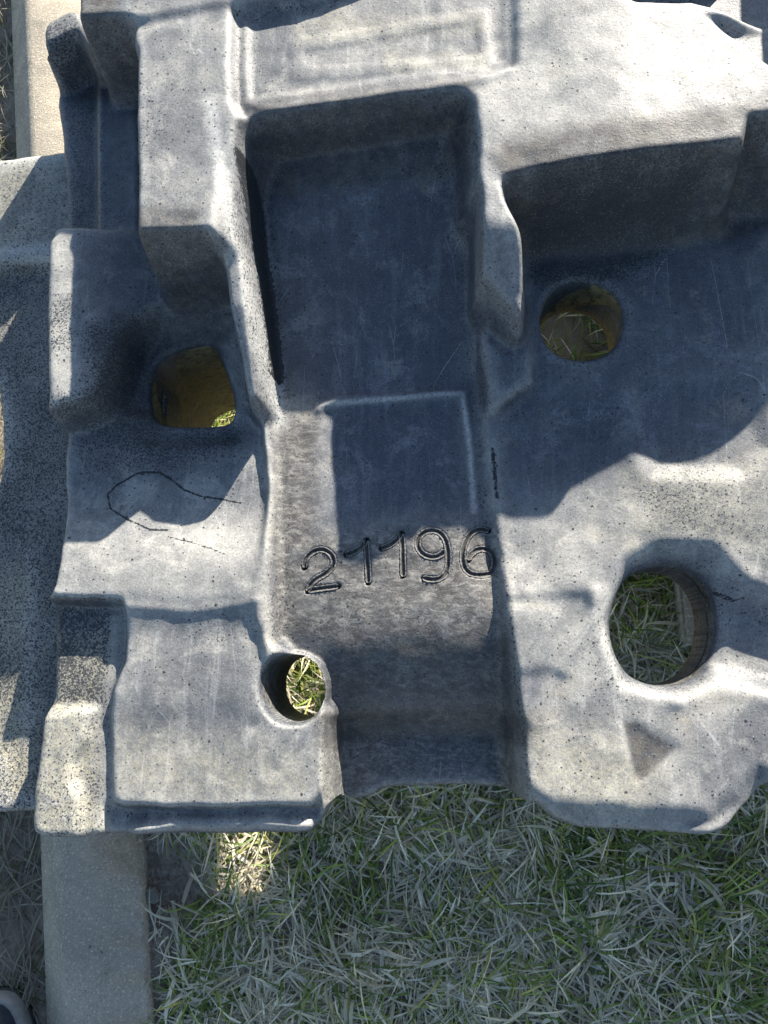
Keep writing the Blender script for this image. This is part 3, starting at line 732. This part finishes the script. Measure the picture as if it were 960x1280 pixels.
# broad dead leaves of grass on top
x, y = scatter(1500, -.42, .62, -.56, .3); kp = (x > xl(y)+KW+.02) & (vnoise(x, y, .06, 47) > -.2); x, y = x[kp], y[kp]; n = len(x)
blades('dead_grass', x, y, rng.uniform(.015, .050, n), rng.uniform(.0028, .0050, n), rng.uniform(0, 6.28, n), rng.uniform(.1, .6, n), rng.uniform(.2, 1.6, n), palette(n, np.zeros(n, bool), 1.), ground_z, .008, 'broad pale dead grass leaves on top of the lawn')
# beyond the kerb
x, y = scatter(9000, -.70, -.36, -.6, 1.1); kp = x < xl(y)-SIDE-.006; x, y = x[kp], y[kp]; n = len(x)
blades('dry_stalks', x, y, rng.uniform(.02, .09, n), rng.uniform(.0008, .0018, n), rng.choice([1.57, 4.71], n)+rng.normal(0, .8, n), rng.uniform(0, .5, n), rng.uniform(0, .8, n), palette(n, rng.random(n) < .12, .38), ground_z, .004, 'dark dry stalks and litter on the far side of the kerb')

# ------------------------------------------------------------------ stones by the kerb, a straw, a shoe
M_ST = concrete_mat('stone', (.16, .145, .125), (.30, .275, .24))
def stone(u, v, size, label, seed):
    z = GZ; x, y = W(u, v, z); x, y = float(x), float(y); r = random.Random(seed)
    bm = bmesh.new(); bmesh.ops.create_icosphere(bm, subdivisions=3, radius=1)
    sx, sy, sz = size*r.uniform(.8, 1.2), size*r.uniform(.7, 1.1), size*r.uniform(.45, .65)
    cuts = [Vector((r.gauss(0, 1), r.gauss(0, 1), r.gauss(0, 1))).normalized() for _ in range(9)]
    for q in bm.verts:
        for c in cuts:
            d = q.co.dot(c)-.72
            if d > 0: q.co -= c*d*.9
        q.co = Vector((q.co.x*sx, q.co.y*sy, q.co.z*sz))
    me = bpy.data.meshes.new('stone'); bm.to_mesh(me); bm.free(); me.materials.append(M_ST)
    o = bpy.data.objects.new('stone', me); COL.objects.link(o); zz = float(ground_z(np.array([x]), np.array([y]))[0])
    o.location = (x, y, zz+sz*.45); o.rotation_euler = (0, 0, r.uniform(0, 3)); tag(o, label, 'stone', 'small stones beside the kerb')
stone(190, 1118, .010, 'largest small grey stone on bare soil right of the kerb, just below the tank', 1)
stone(184, 1156, .006, 'pale pebble touching the right edge of the kerb, below the larger stone', 2)
stone(206, 1140, .004, 'tiny stone on the bare soil between kerb and grass', 3)
stone(197, 1215, .0045, 'tiny stone beside the kerb, lowest of the stones', 4)

def shoe():
    bx, by = W(-2, 1243, GZ-.015); bx, by = float(bx), float(by); zb = GZ-.040
    root = empty('shoe', (bx, by-.145, zb), 'dark navy shoe with a grey rubber toe rim, its tip at the bottom left corner', 'shoe')
    def outline(sc, n=40):
        P = []
        for i in range(n):
            a = 2*math.pi*i/n; yy = math.sin(a); xx = math.cos(a)
            wd = .050 if yy > 0 else .038
            wd *= 1-.16*math.exp(-((yy+.15)/.3)**2)
            P.append((math.copysign(abs(xx)**.8, xx)*wd*sc, math.copysign(abs(yy)**.9, yy)*(.145-.05*(1-sc))))
        return P
    def loft(name, rings, mat, cap=True):
        V = []; Fc = []; n = 40
        for sc, z, fz in rings:
            for (x, y) in outline(sc): V.append((x, y, z+(fz(y) if fz else 0)))
        for k in range(len(rings)-1):
            for i in range(n): j = (i+1) % n; Fc.append((k*n+i, k*n+j, k*n+n+j, k*n+n+i))
        if cap: Fc.append(tuple((len(rings)-1)*n+i for i in range(n)))
        o = mesh(name, V, Fc, mat, root); return o
    def mt(name, c, r):
        t = NT(name); n = t.noise(90, 4, .6); return t.done(t.mix(t.ramp(n, .3, .7), c, tuple(q*1.35 for q in c)), r, t.bump(t.noise(700, 2), .3, .001), .4)
    loft('sole', [(1.02, 0, None), (1.04, .010, None), (1.03, .014, None), (.9, .015, None)], mt('black_rubber', (.018, .018, .02), .5))
    loft('toe_rim', [(1.0, .012, None), (1.01, .022, None), (.97, .030, None), (.90, .032, None), (.82, .030, None)], mt('grey_rubber', (.20, .20, .195), .5))
    up = lambda y: .040*SS((.10-y)/.16)
    loft('upper', [(.90, .028, None), (.88, .040, up), (.78, .052, up), (.60, .060, up), (.42, .062, up)], mt('navy_fabric', (.018, .026, .045), .7))
    V = []; Fc = []
    for k in range(6):
        yb = .065-.018*k; z = .066+.040*SS((.10-yb)/.16)
        b = len(V); hw = .026; th = .003
        for (dx, dz) in ((-hw, -.008), (-hw*.5, .001), (0, .003), (hw*.5, .001), (hw, -.008)):
            V += [(dx, yb-th, z+dz), (dx, yb, z+dz+.002), (dx, yb+th, z+dz)]
        for i in range(4):
            a = b+i*3; Fc += [(a, a+3, a+4, a+1), (a+1, a+4, a+5, a+2)]
    mesh('lace', V, Fc, mt('dark_lace', (.03, .035, .05), .8), root)
shoe()

# ------------------------------------------------------------------ crumbs of soil
def crumbs():
    r = np.random.default_rng(5); n = 3200
    y = r.uniform(-.5, .0, n); x = xl(y)+KW+np.abs(r.normal(0, .028, n)); q = r.random(n) < .3
    x = np.where(q, r.uniform(-.62, -.40, n), x); q2 = q & (x > xl(y)-SIDE-.004); x[q2] -= .10
    z = ground_z(x, y); sz = r.uniform(.0005, .0022, n)*np.where(r.random(n) < .06, 2.0, 1)
    B = np.array([(1, 0, 0), (0, 1, 0), (-1, 0, 0), (0, -1, 0), (0, 0, 1), (0, 0, -1)], float)
    V = (B[None]*r.uniform(.6, 1.3, (n, 6, 1)))*sz[:, None, None]; a = r.uniform(0, 6.28, n); c, s_ = np.cos(a)[:, None], np.sin(a)[:, None]
    V = np.stack([V[..., 0]*c-V[..., 1]*s_, V[..., 0]*s_+V[..., 1]*c, V[..., 2]*.7], 2)+np.stack([x, y, z+sz*.3], 1)[:, None]
    T = np.array([(0, 1, 4), (1, 2, 4), (2, 3, 4), (3, 0, 4), (1, 0, 5), (2, 1, 5), (3, 2, 5), (0, 3, 5)])
    Fc = (np.arange(n)*6)[:, None, None]+T[None]
    me = bpy.data.meshes.new('soil_crumbs'); V = V.reshape(-1, 3); Fc = Fc.reshape(-1, 3)
    me.from_pydata(V.tolist(), [], Fc.tolist()); me.materials.append(bpy.data.materials['lawn_soil'])
    o = bpy.data.objects.new('soil_crumbs', me); COL.objects.link(o); o['kind'] = 'stuff'; o['label'] = 'crumbs of bare brown soil along both sides of the kerb'; o['category'] = 'soil'
crumbs()
